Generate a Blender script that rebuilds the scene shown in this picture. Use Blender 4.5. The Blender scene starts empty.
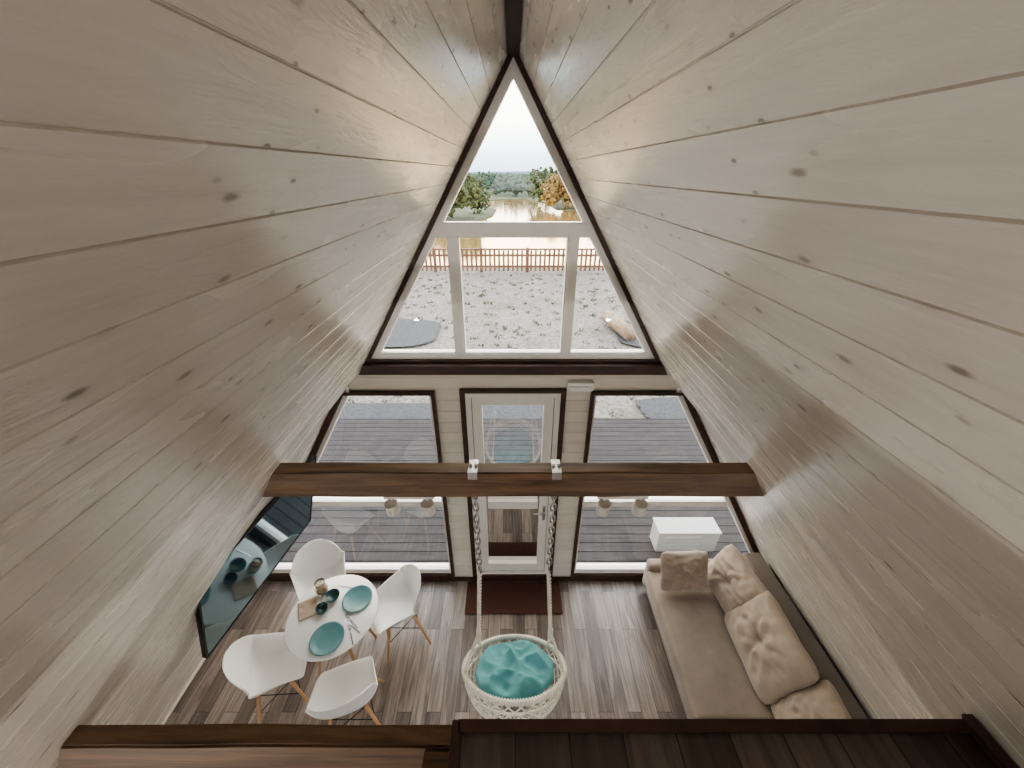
import bpy, bmesh, math, random
from mathutils import Vector, Matrix, noise
random.seed(4)
scene=bpy.context.scene
COL=scene.collection
K=0.6; APEX=4.94; REC=0.12; YW=3.0; YB=-2.8
def xup(z): return K*(APEX-z)
def xlow(z): return K*(APEX-z)+REC

# ---------------------------------------------------------------- materials
def newmat(name):
    m=bpy.data.materials.new(name); m.use_nodes=True
    nt=m.node_tree; b=nt.nodes['Principled BSDF']
    return m,nt,b
def N(nt,t,**kw):
    n=nt.nodes.new(t)
    for k,v in kw.items():
        if k in n.inputs: n.inputs[k].default_value=v
        else: setattr(n,k,v)
    return n
def L(nt,a,b): nt.links.new(a,b)
def mapping(nt,scale=(1,1,1),rot=(0,0,0),coord='Object'):
    tc=N(nt,'ShaderNodeTexCoord'); mp=N(nt,'ShaderNodeMapping')
    mp.inputs['Scale'].default_value=scale; mp.inputs['Rotation'].default_value=rot
    L(nt,tc.outputs[coord],mp.inputs['Vector']); return mp.outputs['Vector']
def ramp(nt,fac,stops):
    r=N(nt,'ShaderNodeValToRGB'); e=r.color_ramp.elements
    while len(e)<len(stops): e.new(0.5)
    for i,(p,c) in enumerate(stops):
        e[i].position=p; e[i].color=(c[0],c[1],c[2],1)
    L(nt,fac,r.inputs['Fac']); return r.outputs['Color']
def mixc(nt,fac,a,b,mode='MIX'):
    m=N(nt,'ShaderNodeMix',data_type='RGBA',blend_type=mode)
    if isinstance(fac,(int,float)): m.inputs[0].default_value=fac
    else: L(nt,fac,m.inputs[0])
    for s,v in ((6,a),(7,b)):
        if isinstance(v,tuple): m.inputs[s].default_value=(v[0],v[1],v[2],1)
        else: L(nt,v,m.inputs[s])
    return m.outputs[2]
def mth(nt,op,a,b=None):
    m=N(nt,'ShaderNodeMath',operation=op)
    for i,v in enumerate((a,b)):
        if v is None: continue
        if isinstance(v,(int,float)): m.inputs[i].default_value=v
        else: L(nt,v,m.inputs[i])
    return m.outputs[0]
def bump(nt,b,h,strength=0.3,dist=0.01):
    n=N(nt,'ShaderNodeBump',Strength=strength,Distance=dist)
    L(nt,h,n.inputs['Height']); L(nt,n.outputs['Normal'],b.inputs['Normal'])
def simple(name,col,rough=0.5,metal=0.0,var=0.08,nscale=8,bmp=0.0,bdist=0.003,**kw):
    m,nt,b=newmat(name)
    v=mapping(nt); n=N(nt,'ShaderNodeTexNoise',Scale=nscale,Detail=4); L(nt,v,n.inputs['Vector'])
    c1=tuple(min(1,c*(1-var)) for c in col); c2=tuple(min(1,c*(1+var)) for c in col)
    L(nt,ramp(nt,n.outputs['Fac'],[(0.3,c1),(0.7,c2)]),b.inputs['Base Color'])
    b.inputs['Roughness'].default_value=rough; b.inputs['Metallic'].default_value=metal
    if bmp: bump(nt,b,n.outputs['Fac'],bmp,bdist)
    for k,x in kw.items(): b.inputs[k.replace('_',' ')].default_value=x
    return m

def mat_paint(name,col,bw,rough=0.3,grain_axis=1,knots=True,cross=0,gloss=0.6):
    m,nt,b=newmat(name)
    tc=N(nt,'ShaderNodeTexCoord'); sp=N(nt,'ShaderNodeSeparateXYZ'); L(nt,tc.outputs['Object'],sp.inputs[0])
    idx=mth(nt,'FLOOR',mth(nt,'DIVIDE',sp.outputs[cross],bw))
    wn=N(nt,'ShaderNodeTexWhiteNoise',noise_dimensions='1D'); L(nt,idx,wn.inputs['W'])
    cb=N(nt,'ShaderNodeCombineXYZ')
    L(nt,sp.outputs[cross],cb.inputs[0])
    L(nt,mth(nt,'ADD',sp.outputs[grain_axis],mth(nt,'MULTIPLY',wn.outputs['Value'],17.0)),cb.inputs[1])
    L(nt,idx,cb.inputs[2])
    def mp(s):
        q=N(nt,'ShaderNodeMapping'); q.inputs['Scale'].default_value=s; L(nt,cb.outputs[0],q.inputs['Vector']); return q.outputs[0]
    g=N(nt,'ShaderNodeTexNoise',Scale=1,Detail=5,Roughness=0.6); L(nt,mp((60,2.2,1)),g.inputs['Vector'])
    big=N(nt,'ShaderNodeTexNoise',Scale=1,Detail=2); L(nt,mp((6,1.2,1)),big.inputs['Vector'])
    med=N(nt,'ShaderNodeTexNoise',Scale=1,Detail=4,Roughness=0.7,Distortion=1.0); L(nt,mp((26,5,1)),med.inputs['Vector'])
    base=ramp(nt,g.outputs['Fac'],[(0.3,tuple(c*0.93 for c in col)),(0.62,col)])
    base=mixc(nt,1.0,base,ramp(nt,big.outputs['Fac'],[(0.3,(0.91,0.90,0.885)),(0.7,(1,1,1))]),'MULTIPLY')
    base=mixc(nt,1.0,base,ramp(nt,wn.outputs['Value'],[(0,(0.93,0.925,0.92)),(1,(1,1,1))]),'MULTIPLY')
    if knots:
        nz=N(nt,'ShaderNodeTexNoise',Scale=1,Detail=2); L(nt,mp((40,25,1)),nz.inputs['Vector'])
        for sc_,thr,amt,on_ in (((8.47,3.3,1),0.030,0.60,0.35),((17,7.5,1),0.045,0.65,0.75)):
            vo=N(nt,'ShaderNodeTexVoronoi',Scale=1,voronoi_dimensions='2D'); vo.inputs['Randomness'].default_value=1.0
            L(nt,mp(sc_),vo.inputs['Vector'])
            d=mth(nt,'ADD',vo.outputs['Distance'],mth(nt,'MULTIPLY',mth(nt,'SUBTRACT',nz.outputs['Fac'],0.5),0.06))
            k=ramp(nt,d,[(thr,(1,1,1)),(thr+0.045,(0,0,0))])
            k2=ramp(nt,d,[(0.07,(1,1,1)),(0.26,(0,0,0))])
            sc=N(nt,'ShaderNodeSeparateColor'); L(nt,vo.outputs['Color'],sc.inputs[0])
            on=mth(nt,'GREATER_THAN',sc.outputs[0],on_)
            gate=mth(nt,'MULTIPLY',k,mth(nt,'MULTIPLY',on,mth(nt,'ADD',mth(nt,'MULTIPLY',sc.outputs[1],amt),0.15)))
            halo=mth(nt,'MULTIPLY',mth(nt,'MULTIPLY',k2,on),0.10)
            base=mixc(nt,halo,base,(0.36,0.29,0.22))
            base=mixc(nt,gate,base,(0.16,0.12,0.09))
    L(nt,base,b.inputs['Base Color'])
    L(nt,mth(nt,'ADD',mth(nt,'MULTIPLY',big.outputs['Fac'],0.25),rough-0.12),b.inputs['Roughness'])
    b.inputs['Specular IOR Level'].default_value=gloss
    hh=mth(nt,'ADD',mth(nt,'MULTIPLY',g.outputs['Fac'],0.45),mth(nt,'ADD',big.outputs['Fac'],mth(nt,'MULTIPLY',med.outputs['Fac'],0.7)))
    bump(nt,b,hh,0.6,0.005)
    return m

def mat_wood(name,c1,c2,scale=(2,30,30),rough=0.45,bs=0.25,spec=0.5):
    m,nt,b=newmat(name)
    v=mapping(nt,scale)
    n=N(nt,'ShaderNodeTexNoise',Scale=1,Detail=6,Roughness=0.65,Distortion=0.6); L(nt,v,n.inputs['Vector'])
    L(nt,ramp(nt,n.outputs['Fac'],[(0.3,c1),(0.7,c2)]),b.inputs['Base Color'])
    b.inputs['Roughness'].default_value=rough; bump(nt,b,n.outputs['Fac'],bs,0.004)
    b.inputs['Specular IOR Level'].default_value=spec
    return m

def mat_planks(name,cols,bw,bl,rough=0.35,grain=1.0):
    m,nt,b=newmat(name)
    v=mapping(nt,(1,1,1),(0,0,math.pi/2))
    br=N(nt,'ShaderNodeTexBrick',Scale=1.0); br.offset=0.37; br.offset_frequency=2
    br.inputs['Brick Width'].default_value=bl; br.inputs['Row Height'].default_value=bw
    br.inputs['Mortar Size'].default_value=0.0016; br.inputs['Mortar Smooth'].default_value=0.1
    br.inputs['Color1'].default_value=(0,0,0,1); br.inputs['Color2'].default_value=(1,1,1,1)
    br.inputs['Mortar'].default_value=(0.5,0.5,0.5,1)
    L(nt,v,br.inputs['Vector'])
    sc=N(nt,'ShaderNodeSeparateColor'); L(nt,br.outputs['Color'],sc.inputs[0])
    cb=N(nt,'ShaderNodeVectorMath',operation='ADD'); L(nt,v,cb.inputs[0])
    c3=N(nt,'ShaderNodeCombineXYZ'); L(nt,mth(nt,'MULTIPLY',sc.outputs[0],31.0),c3.inputs[0]); L(nt,mth(nt,'MULTIPLY',sc.outputs[0],7.0),c3.inputs[2]); L(nt,c3.outputs[0],cb.inputs[1])
    q=N(nt,'ShaderNodeMapping'); q.inputs['Scale'].default_value=(2.0,26,1); L(nt,cb.outputs[0],q.inputs['Vector'])
    n=N(nt,'ShaderNodeTexNoise',Scale=1,Detail=6,Roughness=0.65,Distortion=0.8); L(nt,q.outputs[0],n.inputs['Vector'])
    f=mth(nt,'ADD',mth(nt,'MULTIPLY',n.outputs['Fac'],0.9*grain),mth(nt,'MULTIPLY',sc.outputs[0],0.30))
    col=ramp(nt,f,[(0.30,cols[0]),(0.57,cols[1]),(0.85,cols[2])])
    col=mixc(nt,br.outputs['Fac'],col,tuple(c*0.35 for c in cols[0]))
    L(nt,col,b.inputs['Base Color']); b.inputs['Roughness'].default_value=rough
    bump(nt,b,mth(nt,'SUBTRACT',mth(nt,'MULTIPLY',n.outputs['Fac'],0.3),br.outputs['Fac']),0.3,0.003)
    return m

BW=0.1178
CREAM=(0.80,0.758,0.70)
M_paintR=mat_paint('painted_boards',CREAM,BW,rough=0.25,gloss=1.0)
M_gable=mat_paint('painted_gable',(0.82,0.78,0.72),BW,rough=0.35,grain_axis=0,cross=2,knots=False)
M_white=simple('window_frame_white',(0.81,0.79,0.76),0.35,var=0.03)
M_dark=mat_wood('dark_trim',(0.034,0.015,0.011),(0.080,0.038,0.028),(4,4,20),0.45,0.1,0.4)
M_ridge=mat_wood('ridge_trim',(0.012,0.006,0.005),(0.028,0.013,0.010),(20,3,20),0.7,0.1,0.3)
M_beam=mat_wood('beam_wood',(0.042,0.024,0.013),(0.185,0.110,0.062),(2.0,22,26),0.5,0.4,0.4)
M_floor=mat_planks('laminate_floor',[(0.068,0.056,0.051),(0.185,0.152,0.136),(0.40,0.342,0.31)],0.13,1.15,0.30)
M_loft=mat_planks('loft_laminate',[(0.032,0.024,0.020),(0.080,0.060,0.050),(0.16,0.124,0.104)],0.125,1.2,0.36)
M_deck=mat_wood('deck_wood',(0.018,0.017,0.019),(0.050,0.046,0.050),(2,25,25),0.75,0.3,0.25)
M_shell=simple('chair_plastic',(0.88,0.88,0.86),0.28,var=0.01)
M_beech=mat_wood('beech',(0.42,0.24,0.12),(0.62,0.40,0.22),(30,30,3),0.45,0.1)
M_black=simple('black_metal',(0.015,0.015,0.016),0.4,0.6,var=0.05)
M_steel=simple('steel',(0.6,0.6,0.6),0.25,1.0,var=0.03)
M_nickel=simple('satin_nickel',(0.70,0.67,0.63),0.35,0.3,var=0.05)
M_rope=simple('cotton_rope',(0.84,0.80,0.72),0.85,var=0.12,nscale=120,bmp=0.6,bdist=0.004)
M_sofa=simple('velvet_beige',(0.225,0.182,0.145),0.75,var=0.15,nscale=5,bmp=0.25,bdist=0.01,Sheen_Weight=0.3)
M_sofab=simple('velvet_taupe',(0.175,0.145,0.120),0.8,var=0.1,nscale=5,bmp=0.2,bdist=0.01,Sheen_Weight=0.3)
M_pil=simple('velvet_pillow',(0.305,0.243,0.190),0.7,var=0.14,nscale=6,bmp=0.3,bdist=0.01,Sheen_Weight=0.35)
M_teal=simple('teal_cushion',(0.10,0.31,0.34),0.7,var=0.18,nscale=6,bmp=0.4,bdist=0.02)
M_plate=simple('teal_ceramic',(0.12,0.25,0.265),0.2,var=0.05)
M_cup=simple('petrol_ceramic',(0.035,0.085,0.09),0.2,var=0.05)
M_napkin=simple('napkin',(0.45,0.36,0.28),0.9,var=0.15,nscale=60,bmp=0.3)
M_wicker=simple('rattan',(0.45,0.30,0.17),0.7,var=0.3,nscale=80,bmp=0.5)
M_mat=simple('mat_fibre',(0.085,0.037,0.028),0.95,var=0.2,nscale=90,bmp=0.5,bdist=0.004)
M_ac=simple('ac_white',(0.36,0.37,0.37),0.45,var=0.02)
M_table=simple('table_white',(0.86,0.86,0.85),0.18,var=0.01)

M_glass,nt,b=newmat('window_glass'); nt.nodes.remove(b)
o=nt.nodes['Material Output']; tr=N(nt,'ShaderNodeBsdfTransparent'); tr.inputs[0].default_value=(0.97,0.98,0.975,1)
gl=N(nt,'ShaderNodeBsdfGlossy',Roughness=0.0); fr=N(nt,'ShaderNodeFresnel',IOR=1.5); mx=N(nt,'ShaderNodeMixShader')
L(nt,mth(nt,'MULTIPLY',fr.outputs[0],1.5),mx.inputs[0]); L(nt,tr.outputs[0],mx.inputs[1]); L(nt,gl.outputs[0],mx.inputs[2]); L(nt,mx.outputs[0],o.inputs[0])
M_vase,nt,b=newmat('clear_glass'); b.inputs['Transmission Weight'].default_value=0.9; b.inputs['Roughness'].default_value=0.05; b.inputs['Base Color'].default_value=(0.85,0.8,0.7,1)
M_tv,nt,b=newmat('tv_screen'); v=mapping(nt,(1,1,1)); n=N(nt,'ShaderNodeTexNoise',Scale=3); L(nt,v,n.inputs['Vector'])
L(nt,ramp(nt,n.outputs['Fac'],[(0,(0.008,0.018,0.024)),(1,(0.014,0.028,0.036))]),b.inputs['Base Color']); b.inputs['Roughness'].default_value=0.05; b.inputs['IOR'].default_value=2.8
b.inputs['Specular Tint'].default_value=(0.62,0.88,1.0,1)  # blue of the reflected sky put into the tint
# sand
M_sand,nt,b=newmat('sand'); v=mapping(nt)
n1=N(nt,'ShaderNodeTexNoise',Scale=1.6,Detail=8,Roughness=0.7); L(nt,v,n1.inputs['Vector'])
n2=N(nt,'ShaderNodeTexNoise',Scale=3.2,Detail=6,Roughness=0.8); L(nt,v,n2.inputs['Vector'])
n3=N(nt,'ShaderNodeTexNoise',Scale=9,Detail=5,Roughness=0.7); L(nt,v,n3.inputs['Vector'])
c=ramp(nt,n1.outputs['Fac'],[(0.35,(0.190,0.172,0.155)),(0.65,(0.31,0.288,0.262))])
c=mixc(nt,1.0,c,ramp(nt,n3.outputs['Fac'],[(0.36,(0.42,0.42,0.41)),(0.56,(1,1,1))]),'MULTIPLY')
c=mixc(nt,ramp(nt,n2.outputs['Fac'],[(0.55,(0,0,0)),(0.64,(0.75,0.75,0.75))]),c,(0.085,0.09,0.055))
L(nt,c,b.inputs['Base Color']); b.inputs['Roughness'].default_value=0.95; bump(nt,b,n3.outputs['Fac'],1.0,0.12)
M_gravel=simple('dark_gravel',(0.050,0.053,0.060),0.9,var=0.35,nscale=25,bmp=0.8,bdist=0.03)
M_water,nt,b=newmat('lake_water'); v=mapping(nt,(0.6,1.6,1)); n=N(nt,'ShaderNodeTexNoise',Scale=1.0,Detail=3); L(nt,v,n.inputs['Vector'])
b.inputs['Base Color'].default_value=(1.0,0.66,0.27,1); b.inputs['Roughness'].default_value=0.10; b.inputs['Metallic'].default_value=0.85; bump(nt,b,n.outputs['Fac'],0.08,0.03)  # golden sky reflection put into the base colour
def foliage(name,a,bc,sc=1.5):
    m,nt,b=newmat(name); v=mapping(nt); n=N(nt,'ShaderNodeTexNoise',Scale=sc,Detail=6,Roughness=0.75); L(nt,v,n.inputs['Vector'])
    L(nt,ramp(nt,n.outputs['Fac'],[(0.35,a),(0.65,bc)]),b.inputs['Base Color']); b.inputs['Roughness'].default_value=0.9
    bump(nt,b,n.outputs['Fac'],1.0,0.4); return m
M_leaf=foliage('foliage_green',(0.022,0.040,0.018),(0.13,0.16,0.06))
M_sun_tint=foliage('foliage_gold',(0.07,0.060,0.022),(0.36,0.24,0.085))  # golden sunlight painted into the leaf colour
M_far=foliage('forest_far',(0.018,0.040,0.028),(0.065,0.105,0.060),0.12)
M_hill=foliage('hill_haze',(0.05,0.095,0.12),(0.075,0.125,0.15),0.02)  # blue distance haze mixed into the hill colour
M_grass=foliage('meadow',(0.03,0.045,0.022),(0.085,0.10,0.05),0.5)
M_fence=mat_wood('fence_wood',(0.085,0.040,0.022),(0.20,0.100,0.055),(3,3,3),0.7,0.2)
M_log=mat_wood('log_wood',(0.12,0.075,0.045),(0.34,0.25,0.17),(7,7,3),0.8,0.5)

# ---------------------------------------------------------------- helpers
def mkobj(name,me,mats=None,parent=None,smooth=False,loc=None,rot=None):
    ob=bpy.data.objects.new(name,me); COL.objects.link(ob)
    for m in (mats if isinstance(mats,(list,tuple)) else [mats]):
        if m: me.materials.append(m)
    if parent: ob.parent=parent
    if loc: ob.location=loc
    if rot: ob.rotation_euler=rot
    if smooth:
        for p in me.polygons: p.use_smooth=True
    return ob
def empty(name,loc=(0,0,0),rot=(0,0,0)):
    e=bpy.data.objects.new(name,None); COL.objects.link(e); e.location=loc; e.rotation_euler=rot; e.empty_display_size=0.1; return e
def pydata(name,v,f):
    me=bpy.data.meshes.new(name); me.from_pydata([tuple(x) for x in v],[],f); 
    bm=bmesh.new(); bm.from_mesh(me); bmesh.ops.recalc_face_normals(bm,faces=bm.faces); bm.to_mesh(me); bm.free()
    me.update(); return me
def box(name,x0,x1,y0,y1,z0,z1,mat,parent=None,bev=0.0,seg=2,sub=0):
    cx,cy,cz=(x0+x1)/2,(y0+y1)/2,(z0+z1)/2
    bm=bmesh.new(); bmesh.ops.create_cube(bm,size=1)
    for v in bm.verts: v.co=Vector((v.co.x*(x1-x0),v.co.y*(y1-y0),v.co.z*(z1-z0)))
    if bev: bmesh.ops.bevel(bm,geom=bm.edges[:],offset=bev,segments=seg,profile=0.5,affect='EDGES')
    me=bpy.data.meshes.new(name); bm.to_mesh(me); bm.free()
    ob=mkobj(name,me,mat,parent,loc=(cx,cy,cz),smooth=bev>0.015)
    return ob
def prism(name,pts,y0,y1,mat,parent=None):
    n=len(pts); v=[(x,y0,z) for x,z in pts]+[(x,y1,z) for x,z in pts]
    f=[tuple(range(n)),tuple(range(2*n-1,n-1,-1))]+[(i,(i+1)%n,n+(i+1)%n,n+i) for i in range(n)]
    return mkobj(name,pydata(name,v,f),mat,parent)
def inset(pts,d):
    n=len(pts); area=sum(pts[i][0]*pts[(i+1)%n][1]-pts[(i+1)%n][0]*pts[i][1] for i in range(n))
    s=1 if area>0 else -1; lines=[]
    for i in range(n):
        p=Vector(pts[i]); q=Vector(pts[(i+1)%n]); t=(q-p).normalized(); nn=Vector((-t.y,t.x))*s
        dd=d[i] if isinstance(d,(list,tuple)) else d
        lines.append((p+nn*dd,t))
    out=[]
    for i in range(n):
        p,t=lines[i-1]; q,u=lines[i]
        cr=t.x*u.y-t.y*u.x; w=q-p; k=(w.x*u.y-w.y*u.x)/cr
        r=p+t*k; out.append((r.x,r.y))
    return out
def ring(name,outer,inner,y0,y1,mat,parent=None):
    n=len(outer)
    v=[(x,y0,z) for x,z in outer]+[(x,y0,z) for x,z in inner]+[(x,y1,z) for x,z in outer]+[(x,y1,z) for x,z in inner]
    f=[]
    for i in range(n):
        j=(i+1)%n
        f+=[(i,j,n+j,n+i),(2*n+i,3*n+i,3*n+j,2*n+j),(i,2*n+i,2*n+j,j),(n+i,n+j,3*n+j,3*n+i)]
    return mkobj(name,pydata(name,v,f),mat,parent)
def sheet(name,pts,y,mat,parent=None):
    return mkobj(name,pydata(name,[(x,y,z) for x,z in pts],[tuple(range(len(pts)))]),mat,parent)
def lathe(name,prof,mat,parent=None,loc=(0,0,0),seg=48,rot=None,smooth=True):
    v=[];f=[];n=len(prof)
    for i in range(seg):
        a=2*math.pi*i/seg
        for r,z in prof: v.append((r*math.cos(a),r*math.sin(a),z))
    for i in range(seg):
        j=(i+1)%seg
        for k in range(n-1): f.append((i*n+k,j*n+k,j*n+k+1,i*n+k+1))
    me=pydata(name,v,f); bm=bmesh.new(); bm.from_mesh(me); bmesh.ops.remove_doubles(bm,verts=bm.verts,dist=1e-5); bmesh.ops.recalc_face_normals(bm,faces=bm.faces); bm.to_mesh(me); bm.free()
    ob=mkobj(name,me,mat,parent,smooth=smooth,loc=loc,rot=rot)
    return ob
def rod(name,p,q,r0,r1,mat,parent=None,seg=14):
    p=Vector(p); q=Vector(q); d=q-p; bm=bmesh.new()
    bmesh.ops.create_cone(bm,cap_ends=True,segments=seg,radius1=r0,radius2=r1,depth=d.length)
    me=bpy.data.meshes.new(name); bm.to_mesh(me); bm.free()
    ob=mkobj(name,me,mat,parent,smooth=True); ob.location=(p+q)/2; ob.rotation_euler=d.to_track_quat('Z','Y').to_euler(); return ob
def curve(name,polys,r,mat,parent=None,cyc=False,kind='POLY',res=3):
    cu=bpy.data.curves.new(name,'CURVE'); cu.dimensions='3D'; cu.bevel_depth=r; cu.bevel_resolution=res
    for pts in polys:
        s=cu.splines.new(kind); s.points.add(len(pts)-1)
        for i,p in enumerate(pts): s.points[i].co=(p[0],p[1],p[2],1)
        s.use_cyclic_u=cyc
        if kind=='NURBS': s.order_u=4; s.use_endpoint_u=True
    ob=bpy.data.objects.new(name,cu); COL.objects.link(ob); cu.materials.append(mat)
    if parent: ob.parent=parent
    return ob
CUBE_F=[(0,3,2,1),(4,5,6,7),(0,1,5,4),(1,2,6,5),(2,3,7,6),(3,0,4,7)]
class Boxes:
    def __init__(s): s.v=[]; s.f=[]
    def add(s,x0,x1,y0,y1,z0,z1):
        b=len(s.v); s.v+=[(x0,y0,z0),(x1,y0,z0),(x1,y1,z0),(x0,y1,z0),(x0,y0,z1),(x1,y0,z1),(x1,y1,z1),(x0,y1,z1)]
        s.f+=[tuple(b+i for i in q) for q in CUBE_F]
    def make(s,name,mat,parent=None):
        me=bpy.data.meshes.new(name); me.from_pydata(s.v,[],s.f); return mkobj(name,me,mat,parent)

# ---------------------------------------------------------------- room shell
def plank_profile(length,sgn,thick,bw=BW,g=0.0026,dep=0.0045,start=0.0):
    pts=[(start,0)]; k=math.floor(start/bw)+1
    while k*bw<start+length-0.01:
        s=k*bw; pts+=[(s-g,0),(s-g*0.35,dep*sgn),(s+g*0.35,dep*sgn),(s+g,0)]; k+=1
    pts+=[(start+length,0),(start+length,thick*sgn),(start,thick*sgn)]
    return pts
def slope_wall(name,side,s0,s1,off,thick,y0,y1,mat):
    ph=0.037 if side<0 else 0.0
    X=Vector((0.5145*side,0,-0.8575)); Y=Vector((0,1,0)); Z=X.cross(Y); sg=side
    prof=plank_profile(s1-s0,sg,thick,start=s0-ph); n=len(prof)
    v=[(s,y0,nn) for s,nn in prof]+[(s,y1,nn) for s,nn in prof]
    f=[(i,(i+1)%n,n+(i+1)%n,n+i) for i in range(n)]+[tuple(range(n)),tuple(range(2*n-1,n-1,-1))]
    ob=mkobj(name,pydata(name,v,f),mat)
    M=Matrix(((X.x,Y.x,Z.x,0),(X.y,Y.y,Z.y,0),(X.z,Y.z,Z.z,0),(0,0,0,1)))
    o=Vector((0,0,APEX))+Vector((0.8575*side,0,0.5145))*off+X*ph
    M.translation=o; ob.matrix_world=M; return ob
SL=(APEX-2.82)/0.8575
offn=REC*0.8575
for side,nm in ((-1,'left'),(1,'right')):
    slope_wall('ceiling_'+nm,side,0.0,SL,0.0,0.16,YB,YW+0.10,M_paintR)
    s0=SL-0.10; s1=(APEX+0.12)/0.8575+0.12
    slope_wall('wall_'+nm,side,s0,s1,offn,0.10,YB,YW+0.10,M_paintR)
box('floor',-3.15,3.15,YB,YW,-0.15,0,M_floor)
prism('trim_1',[(-0.03,4.94),(0.03,4.94),(0.034,4.87),(-0.034,4.87)],YB,2.95,M_ridge)

def gable_boards(name,x0,x1,z0,z1,y,th,mat,back=False):
    k=math.floor(z0/BW)+1; s=-1 if back else 1
    pr=[(z0,0)]
    while k*BW<z1-0.01:
        z=k*BW; pr+=[(z-.003,0),(z-.001,.005*s),(z+.001,.005*s),(z+.003,0)]; k+=1
    pr+=[(z1,0),(z1,th*s),(z0,th*s)]
    n=len(pr); v=[(x0,y+d,z) for z,d in pr]+[(x1,y+d,z) for z,d in pr]
    f=[(i,(i+1)%n,n+(i+1)%n,n+i) for i in range(n)]+[tuple(range(n)),tuple(range(2*n-1,n-1,-1))]
    return pydata(name,v,f)
def joinmesh(name,meshes,mat):
    bm=bmesh.new()
    for me in meshes: bm.from_mesh(me)
    me=bpy.data.meshes.new(name); bm.to_mesh(me); bm.free(); return mkobj(name,me,mat)
joinmesh('wall_front',[
  gable_boards('a',-1.45,1.45,2.575,2.78,YW,0.12,M_gable),
  gable_boards('b',-0.695,-0.468,0.0,2.575,YW,0.12,M_gable),
  gable_boards('c',0.468,0.695,0.0,2.575,YW,0.12,M_gable)],M_gable)
joinmesh('wall_back',[
  gable_boards('a',-1.5,1.5,2.45,3.15,YB,0.12,M_gable,True),
  gable_boards('b',-0.7,-0.5,0,2.45,YB,0.12,M_gable,True),gable_boards('b',0.5,0.7,0,2.45,YB,0.12,M_gable,True),
  gable_boards('c',-3.1,3.1,0,0.25,YB,0.12,M_gable,True)],M_gable)
w=empty('window_4')  # rear gable glazing, added behind the camera to let fill light in
o4=[(-xup(3.15),3.15),(xup(3.15),3.15),(0,APEX-.01)]
ring('frame',o4,inset(o4,0.09),YB-0.1,YB+0.02,M_white,w); sheet('glass',inset(o4,0.08),YB-0.05,M_glass,w)
for i,(P) in enumerate(([(-0.5,.25),(0.5,.25),(.5,2.45),(-.5,2.45)],[(0.7,.25),(xlow(.25),.25),(xlow(2.45),2.45),(0.7,2.45)],[(-0.7,.25),(-xlow(.25),.25),(-xlow(2.45),2.45),(-0.7,2.45)])):
    w=empty('window_%d'%(5+i)); ring('frame',P,inset(P,0.08),YB-0.1,YB+0.02,M_white,w); sheet('glass',inset(P,0.07),YB-0.05,M_glass,w)  # lower rear glazing, also added for fill light

# ---- triangular window
w=empty('window_1'); tb=2.85
tri=[(-xup(tb)+0.002,tb),(xup(tb)-0.002,tb),(0,APEX-0.004)]
t1=inset(tri,[0.038,0.030,0.030]); t2=inset(t1,[0.045,0.038,0.038])
ring('casing',tri,t1,2.955,3.09,M_dark,w); ring('frame',t1,t2,2.985,3.07,M_white,w)
def hw(z,d): return xup(z)-d/0.8575
zt0,zt1=3.864,3.944
prism('transom',[(-hw(zt0,.062),zt0),(hw(zt0,.062),zt0),(hw(zt1,.062),zt1),(-hw(zt1,.062),zt1)],2.98,3.075,M_white,w)
for sx in (-1,1): box('mullion',sx*0.44-0.032,sx*0.44+0.032,2.98,3.075,2.93,zt0,M_white,w,0.004)
for poly in ([(-hw(zt1,.067),zt1),(hw(zt1,.067),zt1),(0,t2[2][1])],
             [(-0.408,t2[0][1]),(0.408,t2[0][1]),(0.408,zt0),(-0.408,zt0)]):
    ring('sash',poly,inset(poly,0.012),2.995,3.06,M_white,w)
for sx in (-1,1):
    poly=[(sx*0.472,t2[0][1]),(sx*0.472,zt0),(sx*hw(zt0,.067),zt0),(sx*hw(t2[0][1],.067),t2[0][1])]
    ring('sash',poly,inset(poly,0.012),2.995,3.06,M_white,w)
sheet('glass',inset(t2,-0.01),3.03,M_glass,w)
prism('trim_2',[(-xup(2.765),2.765),(xup(2.765),2.765),(xup(2.855),2.855),(-xup(2.855),2.855)],2.93,3.05,M_dark)
prism('trim_4',[(-1.25,2.84),(1.25,2.84),(1.245,2.862),(-1.245,2.862)],2.90,3.0,M_dark)

# ---- side windows
for i,sx in ((2,-1),(3,1)):
    w=empty('window_%d'%i)
    zt,zb=2.578,0.02
    P=[(sx*0.69,zb),(sx*(xlow(zb)-0.004),zb),(sx*(xlow(zt)-0.004),zt),(sx*0.69,zt)]
    a=inset(P,[0.085,0.05,0.03,0.03]); bq=inset(a,[0.07,0.035,0.018,0.022])
    ring('casing',P,a,2.955,3.10,M_dark,w); ring('frame',a,bq,2.985,3.07,M_white,w)
    z0,z1=1.18,1.25
    prism('transom',[(sx*0.73,z0),(sx*(xlow(z0)-.11),z0),(sx*(xlow(z1)-.11),z1),(sx*0.73,z1)],2.99,3.065,M_white,w)
    sheet('glass',inset(bq,-0.01),3.03,M_glass,w)
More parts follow.
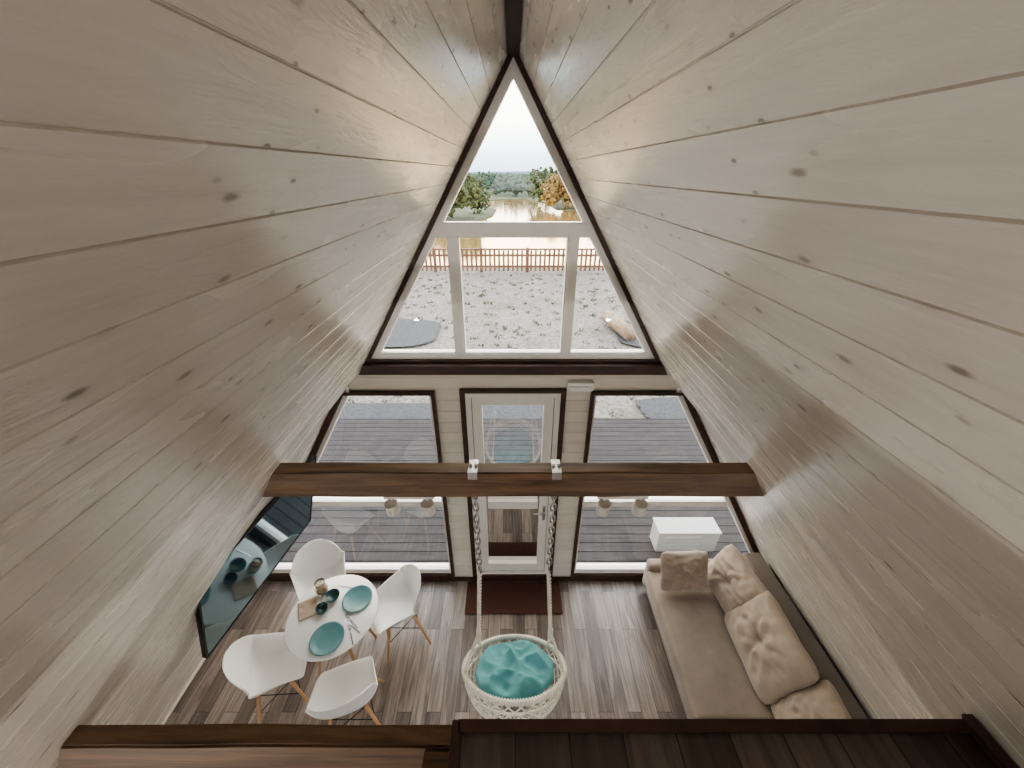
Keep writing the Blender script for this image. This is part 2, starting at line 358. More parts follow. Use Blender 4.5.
# ---- door
w=empty('door_1')
P=[(-0.468,0.02),(0.468,0.02),(0.468,2.60),(-0.468,2.60)]
a=inset(P,[0.085,0.045,0.03,0.045]); bq=inset(a,0.05)
ring('casing',P,a,2.955,3.10,M_dark,w); ring('frame',a,bq,2.97,3.08,M_white,w)
c0=inset(bq,0.006); c1=inset(c0,[0.12,0.085,0.075,0.085])
ring('gasket',bq,inset(bq,0.008),3.0,3.05,M_black,w)
ring('leaf',c0,c1,2.98,3.06,M_white,w)
box('mid_rail',-0.26,0.26,2.985,3.055,1.15,1.25,M_white,w,0.004)
sheet('glass',inset(c1,-0.01),3.03,M_glass,w)
box('handle_plate',0.315,0.345,2.968,2.982,1.0,1.2,M_steel,w,0.004)
rod('handle',(0.33,2.98,1.13),(0.33,2.93,1.13),.009,.009,M_steel,w); rod('handle_grip',(0.33,2.93,1.13),(0.21,2.93,1.13),.010,.009,M_steel,w)
box('baseboard_front',-3.05,3.05,2.955,2.99,0,0.03,M_dark)
for nm,sx in (('left',-1),('right',1)):
    prism('baseboard_'+nm,[(sx*xlow(0.0),0),(sx*(xlow(0)-0.02),0),(sx*(xlow(0.07)-0.02),0.07),(sx*xlow(0.07),0.07)],YB,2.95,M_paintR)
e=empty('emergency_light'); box('body',0.47,0.70,2.94,2.998,2.60,2.68,M_table,e,0.008); box('diffuser',0.485,0.685,2.925,2.942,2.605,2.65,M_table,e,0.006)

# ---------------------------------------------------------------- beams & loft
def beam(name,x0,x1,y0,y1,z0,z1,mat=M_beam,ex=0.0):
    bm=bmesh.new()
    v=[]
    for (y,z) in ((y0,z0),(y1,z0),(y1,z1),(y0,z1)):
        v.append(bm.verts.new((x0 if x0 is not None else -xup(z)-ex,y,z)))
    for (y,z) in ((y0,z0),(y1,z0),(y1,z1),(y0,z1)):
        v.append(bm.verts.new((x1 if x1 is not None else xup(z)+ex,y,z)))
    for q in ((0,1,2,3),(7,6,5,4),(0,4,5,1),(1,5,6,2),(2,6,7,3),(3,7,4,0)): bm.faces.new([v[i] for i in q])
    bmesh.ops.recalc_face_normals(bm,faces=bm.faces)
    bmesh.ops.subdivide_edges(bm,edges=[e for e in bm.edges if abs(e.verts[0].co.x-e.verts[1].co.x)>0.3],cuts=24,use_grid_fill=True)
    for q in bm.verts:
        n_=noise.noise(Vector((q.co.x*3,q.co.y*9,q.co.z*9)))*0.004; q.co.z+=n_; q.co.y+=n_
    le=[e for e in bm.edges if e.calc_face_angle(0)>1.2 and abs(e.verts[0].co.x-e.verts[1].co.x)>0.01]
    bmesh.ops.bevel(bm,geom=le,offset=0.006,segments=2,affect='EDGES')
    me=bpy.data.meshes.new(name); bm.to_mesh(me); bm.free(); return mkobj(name,me,mat)
beam('ceiling_beam',None,None,1.462,1.542,2.822,2.985,ex=0.012)
beam('ceiling_beam',None,None,0.450,0.500,2.75,2.928,ex=0.07)
beam('loft_joist',-0.24,-0.15,0.20,0.448,2.775,2.925)
loft=empty('loft_platform')
LF=[(0,1,2,3),(7,6,5,4),(0,4,5,1),(1,5,6,2),(2,6,7,3),(3,7,4,0)]
def loftslab(name,x0,y0,y1,z0,z1,mat,xr=None):
    v=[]
    for y in (y0,y1):
        v+=[(x0,y,z0),(xup(z0)-0.003,y,z0),(xup(z1)-0.003,y,z1),(x0,y,z1)]
    return mkobj(name,pydata(name,v,LF),mat,loft)
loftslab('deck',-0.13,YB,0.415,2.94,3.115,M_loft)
loftslab('nosing',-0.135,0.412,0.436,2.93,3.125,M_dark)
box('side_trim',-0.15,-0.128,YB,0.436,2.93,3.125,M_dark,loft,0.003)
sk=[(xup(3.115)-0.005,3.115),(xup(3.115)-0.03,3.115),(xup(3.165)-0.03,3.165),(xup(3.165)-0.005,3.165)]
prism('skirting',sk,YB,0.43,M_dark,loft)
v=[]
for y in (YB,-1.2): v+=[(-xup(2.94)+.003,y,2.94),(-0.151,y,2.94),(-0.151,y,3.115),(-xup(3.115)+.003,y,3.115)]
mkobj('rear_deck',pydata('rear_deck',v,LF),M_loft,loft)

# cylindrical spotlights under far beam
for cx in (-0.535,0.56):
    e=empty('ceiling_spotlight')
    box('bar',cx-0.13,cx+0.13,1.470,1.530,2.800,2.8215,M_nickel,e,0.004)
    for dx in (-0.093,0.093):
        rod('stem',(cx+dx,1.485,2.805),(cx+dx,1.478,2.785),.008,.008,M_nickel,e)
        p=Vector((cx+dx,1.470,2.745)); d=Vector((0,0.22,-0.97)).normalized()
        o=lathe('head',[(0.0,0.040),(0.031,0.040),(0.034,0.036),(0.034,-0.040),(0.030,-0.040),(0.028,-0.032),(0.0,-0.031)],M_nickel,e,p,32,smooth=False)
        o.rotation_euler=(-d).to_track_quat('Z','Y').to_euler()
        o=lathe('lens',[(0.0,-0.033),(0.028,-0.034)],M_white,e,p,24); o.rotation_euler=(-d).to_track_quat('Z','Y').to_euler()

# ---------------------------------------------------------------- hanging chair
hc=empty('hanging_chair')
ringc=Vector((0.01,1.62,0.90)); tilt=Matrix.Rotation(math.radians(-32),3,'X'); R=0.385
def W(p): return ringc+tilt@Vector(p)
def torus_pts(r,n=72,z=0): return [W((r*math.cos(2*math.pi*i/n),r*math.sin(2*math.pi*i/n),z)) for i in range(n)]
curve('rim',[torus_pts(R)],0.017,M_rope,hc,True)
coil=[]
nt_=110
for i in range(nt_*8):
    a=2*math.pi*i/(nt_*8); b_=2*math.pi*i/8
    coil.append(W(((R+0.019*math.cos(b_))*math.cos(a),(R+0.019*math.cos(b_))*math.sin(a),0.019*math.sin(b_))))
curve('rim_wrap',[coil],0.0045,M_rope,hc,True,res=1)
DEP=0.30
def bowl(a,s):
    rr=R*(math.cos(s*math.pi/2)**0.62) if s<1 else 0
    return W((rr*math.cos(a),rr*math.sin(a),-DEP*math.sin(s*math.pi/2)))
strands=[]
NS=28
for i in range(NS):
    for sg in (-1,1):
        strands.append([bowl(2*math.pi*i/NS+sg*s*1.5,s) for s in [k/16*0.93 for k in range(17)]])
curve('net',strands,0.0048,M_rope,hc,False,res=1)
curve('net_ring',[[bowl(2*math.pi*k/48,s) for k in range(48)] for s in (0.17,0.93)],0.0080,M_rope,hc,True,res=1)
bm=bmesh.new()
for i in range(NS):
    for s in (0.17,0.52,0.70):
        bmesh.ops.create_icosphere(bm,subdivisions=1,radius=0.009,matrix=Matrix.Translation(bowl(2*math.pi*i/NS,s)))
me=bpy.data.meshes.new('knots'); bm.to_mesh(me); bm.free(); mkobj('knots',me,M_rope,hc,smooth=True)
def twist(p,q,ph,r=0.007,turns=10):
    p=Vector(p);q=Vector(q); out=[]
    m_=int(turns*8)
    for k in range(m_+1):
        t=k/m_; a=2*math.pi*turns*t+ph; c=p.lerp(q,t); out.append(c+Vector((math.cos(a)*r,math.sin(a)*r,0)))
    return out
for sx in (-1,1):
    hx=0.005+sx*0.205
    hub=Vector((0.01+sx*0.245,1.53,1.50))
    top=Vector((hx,1.50,2.19))
    curve('rope',[twist(top,hub,0),twist(top,hub,math.pi)],0.008,M_rope,hc,res=2)
    for an in (42,-12):
        a=math.radians(an); 
        px=R*math.cos(a)*sx; q=W((px,R*math.sin(a),0))
        curve('rope_leg',[twist(hub,q,0,0.006,10),twist(hub,q,math.pi,0.006,10)],0.007,M_rope,hc,res=2)
    lathe('hub_wrap',[(0,0.05),(0.016,0.045),(0.018,0),(0.016,-0.05),(0,-0.055)],M_rope,hc,hub,20)
    z=2.80; k=0
    ch=[]
    while z>2.20:
        pts=[]
        for j in range(16):
            a=2*math.pi*j/16; u=0.013*math.cos(a); vv=0.021*math.sin(a)+ (0.008 if math.sin(a)>0 else -0.008)
            pts.append(Vector((hx+(u if k%2==0 else 0),1.50+(u if k%2 else 0),z+vv)))
        ch.append(pts); z-=0.043; k+=1
    curve('chain',ch,0.0048,M_steel,hc,True,res=2)
    box('bracket_top',hx-0.024,hx+0.024,1.455,1.549,2.988,2.996,M_steel,hc,0.002)
    box('bracket_front',hx-0.024,hx+0.024,1.450,1.457,2.95,2.996,M_steel,hc,0.002)
    for dx in (-0.014,0.014):
        rod('bolt',(hx+dx,1.50,2.994),(hx+dx,1.50,3.012),.005,.005,M_steel,hc)
        lathe('nut',[(0,0.005),(0.009,0.005),(0.009,-0.005),(0,-0.005)],M_steel,hc,(hx+dx,1.50,3.001),6)
    curve('ubolt',[[(hx-0.014,1.5,2.83),(hx-0.014,1.5,2.80),(hx,1.5,2.785),(hx+0.014,1.5,2.80),(hx+0.014,1.5,2.83)]],0.005,M_steel,hc,kind='NURBS')
def cushion_round(name,r,t,mat,parent,M4):
    bm=bmesh.new(); rings=44; seg=120
    for side in (1,-1):
        rows=[]
        for i in range(rings+1):
            q=i/rings; row=[]
            for j in range(seg):
                a=2*math.pi*j/seg
                sq=(abs(math.cos(a+.35))**3+abs(math.sin(a+.35))**3)**(-1/3)
                rr=r*q*(0.80+0.17*sq+0.10*noise.noise(Vector((math.cos(a)*2.2,math.sin(a)*2.2,3)))*q)
                x=rr*math.cos(a); y=rr*math.sin(a)
                h=t*max(0,(1-q**2.2))**0.5
                f1=-abs(noise.noise(Vector((x*4+y*2.5,y*3-x*3,7))))*0.16
                f2=-abs(noise.noise(Vector((x*9-y*4,y*7+x*5,2))))*0.05
                wr=noise.noise(Vector((x*4,y*4,side*3)))*0.05+f1+f2
                z=(h+(wr+0.03)*(1-q**5)) if side>0 else -h*0.5
                z+=-0.03*(1-q*q)
                if side>0: z=max(z,-h*0.45-0.03*(1-q*q))
                row.append(bm.verts.new((x,y,z)))
            rows.append(row)
        for i in range(rings):
            for j in range(seg):
                k=(j+1)%seg
                bm.faces.new((rows[i][j],rows[i][k],rows[i+1][k],rows[i+1][j]))
    bmesh.ops.remove_doubles(bm,verts=bm.verts,dist=0.0004); bmesh.ops.recalc_face_normals(bm,faces=bm.faces)
    bm.transform(M4)
    me=bpy.data.meshes.new(name); bm.to_mesh(me); bm.free(); return mkobj(name,me,mat,parent,smooth=True)
cushion_round('cushion',0.315,0.13,M_teal,hc,Matrix.Translation(W((0,0.04,-0.06)))@Matrix.Rotation(math.radians(-28),4,'X'))

# ---------------------------------------------------------------- dining set
TC=Vector((-1.635,2.12,0))
t=empty('dining_table',TC)
lathe('top',[(0,0.748),(0.385,0.748),(0.392,0.744),(0.394,0.737),(0.388,0.728),(0,0.724)],M_table,t,seg=96)
lathe('hub',[(0,0.724),(0.11,0.722),(0.11,0.70),(0,0.70)],M_black,t)
for k in range(4):
    a=math.pi/4+k*math.pi/2; rod('leg_%d'%(k+1),(0.29*math.cos(a),0.29*math.sin(a),0.0),(0.13*math.cos(a),0.13*math.sin(a),0.72),.012,.019,M_beech,t)
    b2=a+math.pi/2
    rod('brace_%d'%(k+1),(0.21*math.cos(a),0.21*math.sin(a),0.36),(0.10*math.cos(b2),0.10*math.sin(b2),0.70),.004,.004,M_black,t)

def catmull(pts,t):
    n=len(pts)-1; x=t*n; i=min(int(x),n-1); f=x-i
    P=[pts[max(0,i-1)],pts[i],pts[i+1],pts[min(n,i+2)]]
    return [0.5*((2*P[1][k])+(-P[0][k]+P[2][k])*f+(2*P[0][k]-5*P[1][k]+4*P[2][k]-P[3][k])*f*f+(-P[0][k]+3*P[1][k]-3*P[2][k]+P[3][k])*f**3) for k in range(len(P[0]))]
prof=[(0.235,0.415,0.150,0.000,-0.03),(0.215,0.438,0.215,0.020,-0.01),(0.13,0.440,0.245,0.085,0.0),(0.02,0.428,0.265,0.150,0.0),(-0.09,0.425,0.285,0.190,0.0),
      (-0.170,0.455,0.295,0.180,0.03),(-0.205,0.53,0.285,0.120,0.075),(-0.228,0.62,0.262,0.065,0.085),(-0.252,0.71,0.232,0.02,0.07),(-0.272,0.785,0.175,-0.01,0.04),(-0.282,0.815,0.09,-0.012,0.01)]
def shell_mesh():
    nu,nv=28,44; v=[];f=[]
    for j in range(nv+1):
        y,z,hwid,rise,fwd=catmull(prof,j/nv)
        for i in range(nu+1):
            u=-1+2*i/nu; au=abs(u)
            x=hwid*(u*(1-0.10*au**3))
            v.append((x,y+fwd*au**2.2,z+rise*au**3.0))
    for j in range(nv):
        for i in range(nu):
            a=j*(nu+1)+i; f.append((a,a+1,a+nu+2,a+nu+1))
    return pydata('shell',v,f)
SH=shell_mesh()
def chair(loc,face):
    d=Vector((face[0]-loc[0],face[1]-loc[1])); ang=math.atan2(d.y,d.x)-math.pi/2
    e=empty('dining_chair',(loc[0],loc[1],0),(0,0,ang))
    s=mkobj('seat',SH.copy(),M_shell,e,smooth=True)
    m=s.modifiers.new('sol','SOLIDIFY'); m.thickness=0.007; m.offset=0
    m=s.modifiers.new('bev','BEVEL'); m.width=0.002; m.segments=2
    T={}
    for i,(sx,sy) in enumerate(((-1,1),(1,1),(1,-1),(-1,-1))):
        a=(sx*0.135,sy*0.12-0.02,0.405); bq=(sx*0.235,sy*0.215-0.02,0.0)
        rod('leg_%d'%(i+1),bq,a,0.010,0.016,M_beech,e); T[i]=(Vector(a),Vector(bq))
    for i in range(4):
        a,bq=T[i]; c,dq=T[(i+1)%4]
        rod('wire',a.lerp(bq,0.45),c.lerp(dq,0.02),.0035,.0035,M_black,e,8)
        rod('wire',a.lerp(bq,0.02),c.lerp(dq,0.45),.0035,.0035,M_black,e,8)
        rod('bracket',a+Vector((0,0,-0.005)),c+Vector((0,0,-0.005)),.006,.006,M_black,e,8)
    return e
for loc,fc in (((-2.00,2.61),(-1.72,2.12)),((-1.17,2.36),(-1.68,2.09)),((-2.08,1.82),(-1.48,2.13)),((-1.39,1.65),(-1.56,2.13))):
    chair(loc,fc)

def plate(name,x,y,r):
    e=empty(name,(x,y,0.7485))
    lathe('dish',[(0,0.002),(r*0.55,0.002),(r*0.62,0.004),(r*0.93,0.016),(r,0.020),(r*0.985,0.023),(r*0.9,0.019),(r*0.64,0.009),(r*0.58,0.007),(0,0.007)],M_plate,e,seg=64); return e
plate('dinner_plate',-1.455,2.25,0.135); plate('dinner_plate',-1.59,1.895,0.142)
def cutlery(name,x,y,ang,kind):
    e=empty(name,(x,y,0.7495),(0,0,ang))
    w=0.006
    box('handle',-w,w,-0.10,0.02,0.0,0.003,M_steel,e,0.001)
    if kind=='fork':
        box('neck',-0.003,0.003,0.018,0.045,0.001,0.003,M_steel,e,0.001)
        box('head',-0.011,0.011,0.043,0.062,0.001,0.003,M_steel,e,0.001)
        for k in range(4): box('tine',-0.011+k*0.0064,-0.0085+k*0.0064,0.06,0.098,0.001,0.003,M_steel,e)
    elif kind=='knife':
        me=pydata('blade',[(-0.004,0.02,.001),(0.008,0.02,.001),(0.009,0.08,.001),(0.003,0.11,.001),(-0.004,0.112,.001),(-0.004,0.02,.003),(0.008,0.02,.002),(0.009,0.08,.002),(0.003,0.11,.002),(-0.004,0.112,.003)],[(0,1,2,3,4),(9,8,7,6,5),(0,1,6,5),(1,2,7,6),(2,3,8,7),(3,4,9,8),(4,0,5,9)])
        mkobj('blade',me,M_steel,e)
cutlery('fork',-1.44,2.05,math.radians(50),'fork'); cutlery('knife',-1.41,2.00,math.radians(58),'knife')
cutlery('fork',-1.40,1.93,math.radians(30),'fork')
cutlery('knife',-1.60,2.38,math.radians(80),'knife')
e=empty('coffee_mug',(-1.735,2.14,0.749))
lathe('body',[(0,0.001),(0.032,0.001),(0.046,0.02),(0.052,0.055),(0.050,0.058),(0.047,0.055),(0.041,0.022),(0,0.010)],M_cup,e)
e=empty('serving_bowl',(-1.69,2.26,0.749))
lathe('bowl',[(0,0.001),(0.035,0.001),(0.06,0.03),(0.068,0.05),(0.064,0.05),(0.055,0.028),(0,0.012)],M_cup,e)
v=[];f=[]
for j in range(13):
    for i in range(13):
        x=(i/12-.5)*0.16; y=(j/12-.5)*0.19; v.append((x,y,0.004+0.006*(noise.noise(Vector((x*22,y*22,1)))+0.6)))
for j in range(12):
    for i in range(12): a=j*13+i; f.append((a,a+1,a+14,a+13))
o=mkobj('napkin',pydata('napkin',v,f),M_napkin,loc=(-1.88,2.16,0.749),rot=(0,0,0.5),smooth=True)
m=o.modifiers.new('s','SOLIDIFY'); m.thickness=0.002; m.offset=1
e=empty('glass_vase',(-1.81,2.32,0.749))
lathe('glass',[(0,0.0),(0.045,0.0),(0.050,0.01),(0.055,0.07),(0.042,0.12),(0.046,0.15),(0.043,0.15),(0.039,0.12),(0.051,0.07),(0.046,0.012),(0,0.008)],M_vase,e)
lathe('filling',[(0,0.010),(0.044,0.012),(0.049,0.06),(0,0.065)],M_wicker,e)

e=empty('doormat'); box('pad',-0.53,0.55,2.56,2.94,0.001,0.014,M_mat,e,0.004); 
# ---------------------------------------------------------------- TV
tv=empty('television')
near_t=Vector((-1.83,1.43,2.15)); near_b=Vector((-2.10,1.43,1.34)); far_t=Vector((-1.67,2.64,2.15))
ux=(far_t-near_t).normalized(); uy=(near_t-near_b).normalized(); uz=ux.cross(uy).normalized()
uy=uz.cross(ux).normalized()
if uz.x<0: uz=-uz; ux=-ux
wT=(far_t-near_t).length; hT=(near_t-near_b).length
cen=(near_b+far_t)/2
MM=Matrix((ux,uy,uz)).transposed().to_4x4(); MM.translation=cen; tv.matrix_world=MM
bz=0.012
box('case',-wT/2,wT/2,-hT/2,hT/2,-0.035,-0.003,M_black,tv,0.006)
box('screen',-wT/2+bz,wT/2-bz,-hT/2+0.018,hT/2-bz,-0.006,0.0,M_tv,tv)
for (a0,a1,b0,b1) in ((-wT/2,wT/2,-hT/2,-hT/2+.018),(-wT/2,wT/2,hT/2-bz,hT/2),(-wT/2,-wT/2+bz,-hT/2,hT/2),(wT/2-bz,wT/2,-hT/2,hT/2)):
    box('bezel',a0,a1,b0,b1,-0.004,0.004,M_black,tv)
box('mount',-0.12,0.12,-0.12,0.12,-0.12,-0.03,M_black,tv,0.004)

# ---------------------------------------------------------------- sofa
sf=empty('sofa')
def soft(name,x0,x1,y0,y1,z0,z1,mat,bev=0.05,amp=0.006,rot=None):
    cx,cy,cz=(x0+x1)/2,(y0+y1)/2,(z0+z1)/2
    bm=bmesh.new(); bmesh.ops.create_cube(bm,size=1)
    for v in bm.verts: v.co=Vector((v.co.x*(x1-x0),v.co.y*(y1-y0),v.co.z*(z1-z0)))
    bmesh.ops.bevel(bm,geom=bm.edges[:],offset=bev,segments=4,profile=0.5,affect='EDGES')
    bmesh.ops.subdivide_edges(bm,edges=[e for e in bm.edges if e.calc_length()>0.12],cuts=8,use_grid_fill=True)
    for v in bm.verts:
        n=noise.noise(Vector((v.co.x*5+cx,v.co.y*5+cy,v.co.z*5))); v.co+=Vector((0,0,amp*n))
    me=bpy.data.meshes.new(name); bm.to_mesh(me); bm.free()
    return mkobj(name,me,mat,sf,smooth=True,loc=(cx,cy,cz),rot=rot)
SY0,SY1=0.75,2.80
soft('base',1.52,2.60,SY0,SY1,0.06,0.26,M_sofab,0.02,0.0)
soft('seat_cushion',1.46,2.42,SY0,1.45,0.24,0.43,M_sofa,0.05,0.014)
soft('seat_cushion',1.46,2.42,1.45,SY1,0.24,0.43,M_sofa,0.05,0.014)
bp=[(2.40,0.26),(2.84,0.26),(xlow(0.72)-0.02,0.72),(2.44,0.72)]
o=prism('backrest',bp,SY0,SY1,M_sofab,sf); m=o.modifiers.new('b','BEVEL'); m.width=0.03; m.segments=4
for x in (1.58,2.5):
    for y in (SY0+0.1,SY1-0.1): rod('foot',(x,y,0),(x,y,0.07),.02,.025,M_black,sf)
soft('armrest',1.49,2.40,SY1-0.02,SY1+0.10,0.10,0.50,M_sofa,0.04,0.004)

def pillow(name,w,h,t,loc,xdir,ydir,mat,parent=None,seed=0,tuft=True):
    n=44; bm=bmesh.new()
    def pt(i,j,s):
        u=-1+2*i/n; v=-1+2*j/n
        x=w/2*u*(1-0.06*(1-v*v)*abs(u)); y=h/2*v*(1-0.06*(1-u*u)*abs(v))
        if abs(u)+abs(v)>1.55: 
            k=1-0.10*((abs(u)+abs(v)-1.55)/0.45)**1.5; x*=k; y*=k
        th=((1-abs(u)**2.6)*(1-abs(v)**2.6))**0.5
        r=math.hypot(u,v)
        z=t/2*th
        if tuft:
            z-=0.24*t*math.exp(-(r/0.15)**2)
            a=math.atan2(v,u); z+=0.045*t*math.cos(7*a+seed+5*noise.noise(Vector((u*2,v*2,seed))))*math.exp(-((r-0.42)/0.3)**2)
        z+=0.02*noise.noise(Vector((u*2.2+seed,v*2.2,s)))*th+0.012*noise.noise(Vector((u*5+seed,v*6,s)))*th-0.03*abs(noise.noise(Vector((u*3+v*2+seed,v*3-u,s))))*th
        return (x,y,s*z)
    for s in (1,-1):
        g=[[bm.verts.new(pt(i,j,s)) for i in range(n+1)] for j in range(n+1)]
        for j in range(n):
            for i in range(n): bm.faces.new((g[j][i],g[j][i+1],g[j+1][i+1],g[j+1][i]))
    bmesh.ops.remove_doubles(bm,verts=bm.verts,dist=0.0008); bmesh.ops.recalc_face_normals(bm,faces=bm.faces)
    me=bpy.data.meshes.new(name); bm.to_mesh(me); bm.free()
    ob=mkobj(name,me,mat,parent,smooth=True)
    X=Vector(xdir).normalized(); Y=Vector(ydir).normalized(); Z=X.cross(Y).normalized(); Y=Z.cross(X)
    M=Matrix((X,Y,Z)).transposed().to_4x4(); M.translation=Vector(loc); ob.matrix_world=M
    return ob
pillow('throw_pillow',0.52,0.44,0.17,(1.77,2.62,0.65),(1,0.03,0),(0,0.45,1),M_pil,None,1)
pillow('throw_pillow',0.66,0.52,0.24,(2.20,2.46,0.67),(0.10,-1,0.0),(0.45,0.05,0.9),M_pil,None,2)
pillow('throw_pillow',0.78,0.58,0.27,(2.20,1.90,0.67),(-0.02,-1,-0.0),(0.55,0,0.85),M_pil,None,5)
pillow('throw_pillow',0.62,0.56,0.24,(2.24,1.28,0.65),(-0.1,-1,-0.0),(0.6,0,0.8),M_pil,None,9)

# ---------------------------------------------------------------- fill uplighters, added unseen behind the camera to brighten the room
def fill_torchiere(x,y,z0,hgt,energy):
    e=empty('floor_lamp',(x,y,z0))
    lathe('base',[(0,0),(0.13,0),(0.13,0.02),(0.02,0.035),(0,0.035)],M_black,e)
    rod('pole',(0,0,0.03),(0,0,hgt),.010,.010,M_black,e)
    lathe('bowl',[(0.02,hgt-0.01),(0.09,hgt+0.03),(0.15,hgt+0.10),(0.145,hgt+0.10),(0.086,hgt+0.037),(0.02,hgt)],M_black,e)
    ld=bpy.data.lights.new('bulb','POINT'); ld.energy=energy; ld.color=(1.0,0.95,0.89); ld.shadow_soft_size=0.04
    lo=bpy.data.objects.new('bulb',ld); COL.objects.link(lo); lo.location=(0,0,hgt+0.055); lo.parent=e
fill_torchiere(0.45,-1.6,3.117,0.75,48)
fill_torchiere(-2.0,-1.7,0.0,1.5,90)
fill_torchiere(2.0,-1.7,0.0,1.5,90)

# ---------------------------------------------------------------- outside
B=Boxes(); yy=3.13
while yy<6.35: B.add(-7,7,yy,yy+0.130,-0.08,-0.05); yy+=0.14
B.add(-7,7,yy+0.002,yy+0.03,-0.3,-0.05)
B.make('terrace_deck',M_deck)
GZ=-0.33
v=[];f=[];xs=[-60+i*2.0 for i in range(61)]; ys=[-10,-3,3,6,8,10,12,14,16,18,20,22,23.5,25,27,30]
for y in ys:
    for x in xs:
        z=GZ+0.06*noise.noise(Vector((x*.5,y*.5,0)))
        if y>22: z-=(y-22)*0.3
        v.append((x,y,z))
nx=len(xs)
for j in range(len(ys)-1):
    for i in range(nx-1): a=j*nx+i; f.append((a,a+1,a+nx+1,a+nx))
mkobj('ground_sand',pydata('g',v,f),M_sand,smooth=True)
mkobj('ground_rear',pydata('gr',[(-80,-120,GZ-.02),(80,-120,GZ-.02),(80,-9.9,GZ-.02),(-80,-9.9,GZ-.02)],[(0,1,2,3)]),M_sand)
WZ=-1.25
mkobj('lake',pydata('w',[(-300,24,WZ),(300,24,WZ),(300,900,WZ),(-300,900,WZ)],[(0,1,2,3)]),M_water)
far=[(-300,50),(-9,50),(-4.5,53),(-2.8,60),(-2.6,70),(-6,84),(-4,96),(3,100),(7,86),(7.5,72),(14,66),(300,60),(300,900),(-300,900)]
n=len(far); v=[(x,y,WZ+0.15) for x,y in far]+[(x,y,WZ-0.3) for x,y in far]
mkobj('ground_far_bank',pydata('fb',v,[tuple(range(n))]+[(i,(i+1)%n,n+(i+1)%n,n+i) for i in range(n)]),M_grass)
def patch(name,cx,cy,rx,ry,seed):
    n=40; v=[(cx,cy,GZ+0.07)]
    for i in range(n):
        a=2*math.pi*i/n; s=(abs(math.cos(a))**4+abs(math.sin(a))**4)**-0.25*(1+0.08*noise.noise(Vector((math.cos(a)*3,math.sin(a)*3,seed))))
        v.append((cx+rx*s*math.cos(a),cy+ry*s*math.sin(a),GZ+0.07))
    mkobj(name,pydata(name,v,[(0,i+1,(i+1)%n+1) for i in range(n)]),M_gravel)
patch('gravel_patch',-4.3,11.9,1.9,1.25,1); patch('gravel_patch',4.6,11.8,1.3,1.2,2)
patch('gravel_path',-3.2,7.0,4.6,0.45,4); patch('gravel_path',5.6,7.2,2.8,0.55,6)
lg=empty('log')
rod('trunk',(3.22,12.9,GZ+0.27),(3.60,11.1,GZ+0.27),0.19,0.22,M_log,lg,24)
for k in range(5): 
    a=0.4+k*1.3; p=Vector((3.22,12.9,GZ+0.27)).lerp(Vector((3.60,11.1,GZ+0.27)),0.15+0.17*k); d=Vector((math.cos(a)*0.9,0.2,abs(math.sin(a)))).normalized()
    rod('stub_%d'%k,p+d*0.15,p+d*0.25,0.035,0.025,M_log,lg,10)
B=Boxes(); x=-16
while x<16:
    B.add(x,x+0.11,20.66,20.69,GZ+0.08,GZ+1.10+0.02*random.random()); x+=0.235
x=-16
while x<16.1: B.add(x-.07,x+.07,20.72,20.86,GZ-0.2,GZ+1.22); x+=2.4
for zz in (0.25,0.80): B.add(-16,16,20.69,20.73,GZ+zz,GZ+zz+0.11)
B.add(-16,16,20.64,20.80,GZ+1.12,GZ+1.19)
B.make('picket_fence',M_fence)
v=[];f=[]
for i in range(700):
    x=random.uniform(-9,9); y=random.uniform(7,20.3); s=random.uniform(0.03,0.08)
    for k in range(9):
        a=random.random()*6.28; bq=random.uniform(.3,1.3)*s
        p=Vector((x+random.uniform(-.1,.1),y+random.uniform(-.1,.1),GZ))
        tip=p+Vector((math.cos(a)*bq,math.sin(a)*bq,s*1.3)); pr=Vector((-math.sin(a),math.cos(a),0))*0.02
        n=len(v); v+=[p-pr,p+pr,tip]; f.append((n,n+1,n+2))
me=bpy.data.meshes.new('grass_tufts'); me.from_pydata([tuple(q) for q in v],[],f); mkobj('grass_tufts',me,M_grass)
def ico(sub):
    bm=bmesh.new(); bmesh.ops.create_icosphere(bm,subdivisions=sub,radius=1); bm.verts.ensure_lookup_table()
    r=([v.co.copy() for v in bm.verts],[tuple(q.index for q in f.verts) for f in bm.faces]); bm.free(); return r
ICO1=ico(1); ICO2=ico(2)
def treeobj(name,specs,mat,fine=True):
    V=[];F=[]
    for i,(c,w,h,nb) in enumerate(specs):
        rnd=random.Random(i*7+len(name)); iv,fc=(ICO2 if fine else ICO1)
        lobes=[(rnd.uniform(-.30,.30)*w,rnd.uniform(-.30,.30)*w,rnd.uniform(.28,.76)*h,rnd.uniform(.20,.34)*min(w,h)) for _ in range(11)]
        for k in range(nb):
            lx,ly,lz,lr=lobes[k%11]
            d=Vector((rnd.gauss(0,1),rnd.gauss(0,1),rnd.gauss(0,1))).normalized()*lr*(0.5+0.6*rnd.random())
            p=Vector((c[0]+lx+d.x,c[1]+ly+d.y,c[2]+max(0.1,lz+d.z)))
            s=(rnd.uniform(0.025,0.06) if fine else rnd.uniform(.09,.16))*min(w,h)
            n=len(V)
            for q in iv:
                V.append(tuple(p+q*s*(1+0.9*noise.noise(q*2.1+p*3))))
            F+=[tuple(n+j for j in t) for t in fc]
    me=bpy.data.meshes.new(name); me.from_pydata(V,[],F); return mkobj(name,me,mat)
G=WZ+0.1
treeobj('bush',[((-7.0,56,G),6,5.2,480),((-12,58,G),7,5.4,400),((-4.4,63,G),4,3.4,300),((-19,58,G),9,5.6,300)],M_leaf)
treeobj('tree',[((6.2,84,G),6.0,6.0,440),((11.5,80,G),7,6.2,400),((17,76,G),8,5.8,300)],M_leaf)
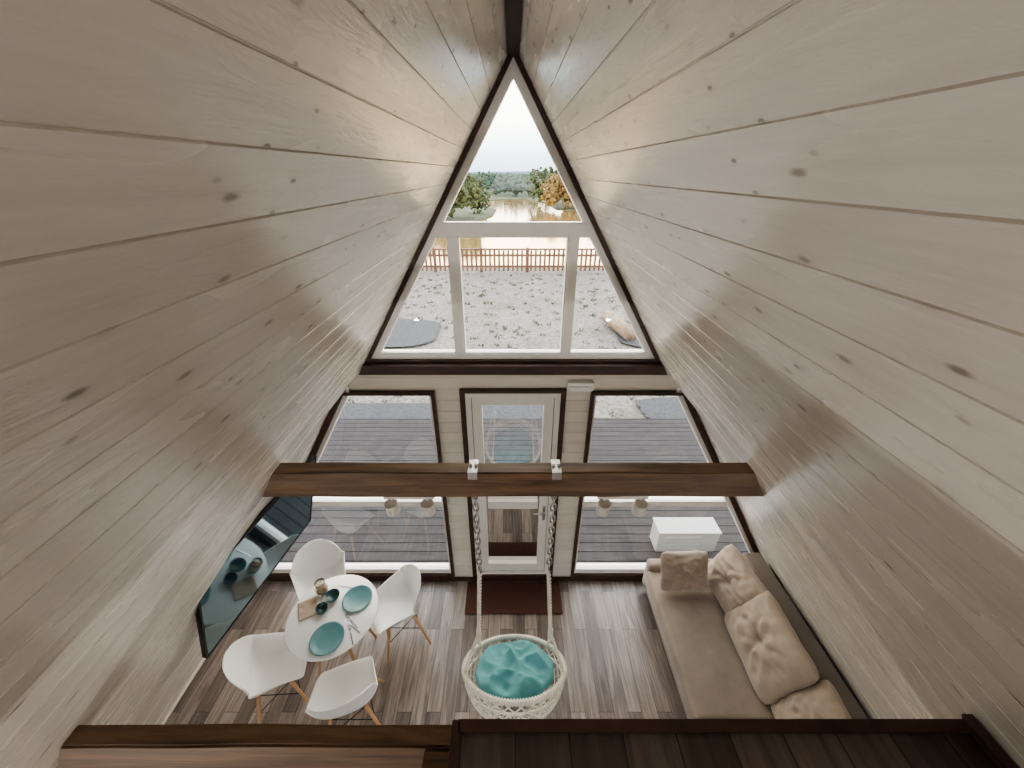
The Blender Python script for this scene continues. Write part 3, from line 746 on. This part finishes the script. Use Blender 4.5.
treeobj('autumn_tree',[((7.0,72,G),4.6,5.4,480),((10.2,72,G),4.4,4.4,360),((13.5,70,G),5,3.9,240)],M_sun_tint)  # crowns look sunlit through their foliage colour, no sun lamp
sp=[]
rnd=random.Random(5)
for i in range(420):
    y=rnd.uniform(106,290); x=rnd.uniform(-0.45,0.45)*y
    sp.append(((x,y,G),rnd.uniform(8,14),rnd.uniform(3.8,5.2)*(0.85 if y<150 else 1.08),22))
treeobj('forest',sp,M_far,False)
v=[];f=[];nn=160
for i in range(nn+1):
    x=-900+1800*i/nn; z=5.6+2.2*noise.noise(Vector((x*0.006,0,0)))+0.8*noise.noise(Vector((x*0.05,3,0)))
    v+=[(x,780,-3),(x,800,z+0.0),(x,860,z)]
for i in range(nn):
    for k in range(2): a=i*3+k; f.append((a,a+3,a+4,a+1))
mkobj('hills',pydata('h',v,f),M_hill,smooth=True)
ac=empty('air_conditioner_unit')
box('case',1.82,2.58,3.36,3.60,0.0,0.34,M_ac,ac,0.015)
box('top_cover',1.81,2.59,3.35,3.61,0.335,0.352,M_ac,ac,0.006)
for k in range(10): box('fin',1.90,2.36,3.354,3.362,0.03+k*0.026,0.040+k*0.026,M_ac,ac)
for x in (1.91,2.44): box('foot',x,x+0.06,3.34,3.62,-0.05,0.0,M_black,ac)
lathe('fan_grille',[(0,0),(0.14,0),(0.15,-0.01),(0.14,-0.02)],M_black,ac,(2.11,3.61,0.17),32,(math.radians(90),0,0))

# ---------------------------------------------------------------- world
wd=bpy.data.worlds.new('World'); scene.world=wd; wd.use_nodes=True; nt=wd.node_tree
bg=nt.nodes['Background']; tc=N(nt,'ShaderNodeTexCoord'); sp_=N(nt,'ShaderNodeSeparateXYZ'); L(nt,tc.outputs['Generated'],sp_.inputs[0])
front=ramp(nt,sp_.outputs[2],[(0.0,(0.27,0.35,0.40)),(0.03,(0.35,0.44,0.49)),(0.065,(0.66,0.72,0.73)),(0.11,(1.0,0.95,0.84)),(0.35,(1.0,0.88,0.70)),(0.8,(0.70,0.74,0.78))])
back=ramp(nt,sp_.outputs[2],[(0.0,(0.50,0.50,0.51)),(0.4,(0.60,0.61,0.62)),(0.9,(0.68,0.71,0.75))])
fac=ramp(nt,mth(nt,'ADD',mth(nt,'MULTIPLY',sp_.outputs[1],0.5),0.5),[(0.35,(0,0,0)),(0.85,(1,1,1))])
L(nt,mixc(nt,fac,back,front),bg.inputs['Color']); bg.inputs['Strength'].default_value=4.5

# ---------------------------------------------------------------- camera
cd=bpy.data.cameras.new('camera'); cam=bpy.data.objects.new('camera',cd); COL.objects.link(cam)
cd.sensor_fit='HORIZONTAL'; cd.sensor_width=36; cd.lens=36*390/1024; cd.clip_start=0.02; cd.clip_end=2000
cam.location=(-0.008,0,4.27); cam.rotation_euler=(math.radians(90-28.5),0,0)
scene.camera=cam
scene.view_settings.view_transform='AgX'
scene.view_settings.look='AgX - Medium High Contrast'
scene.view_settings.exposure=0.72
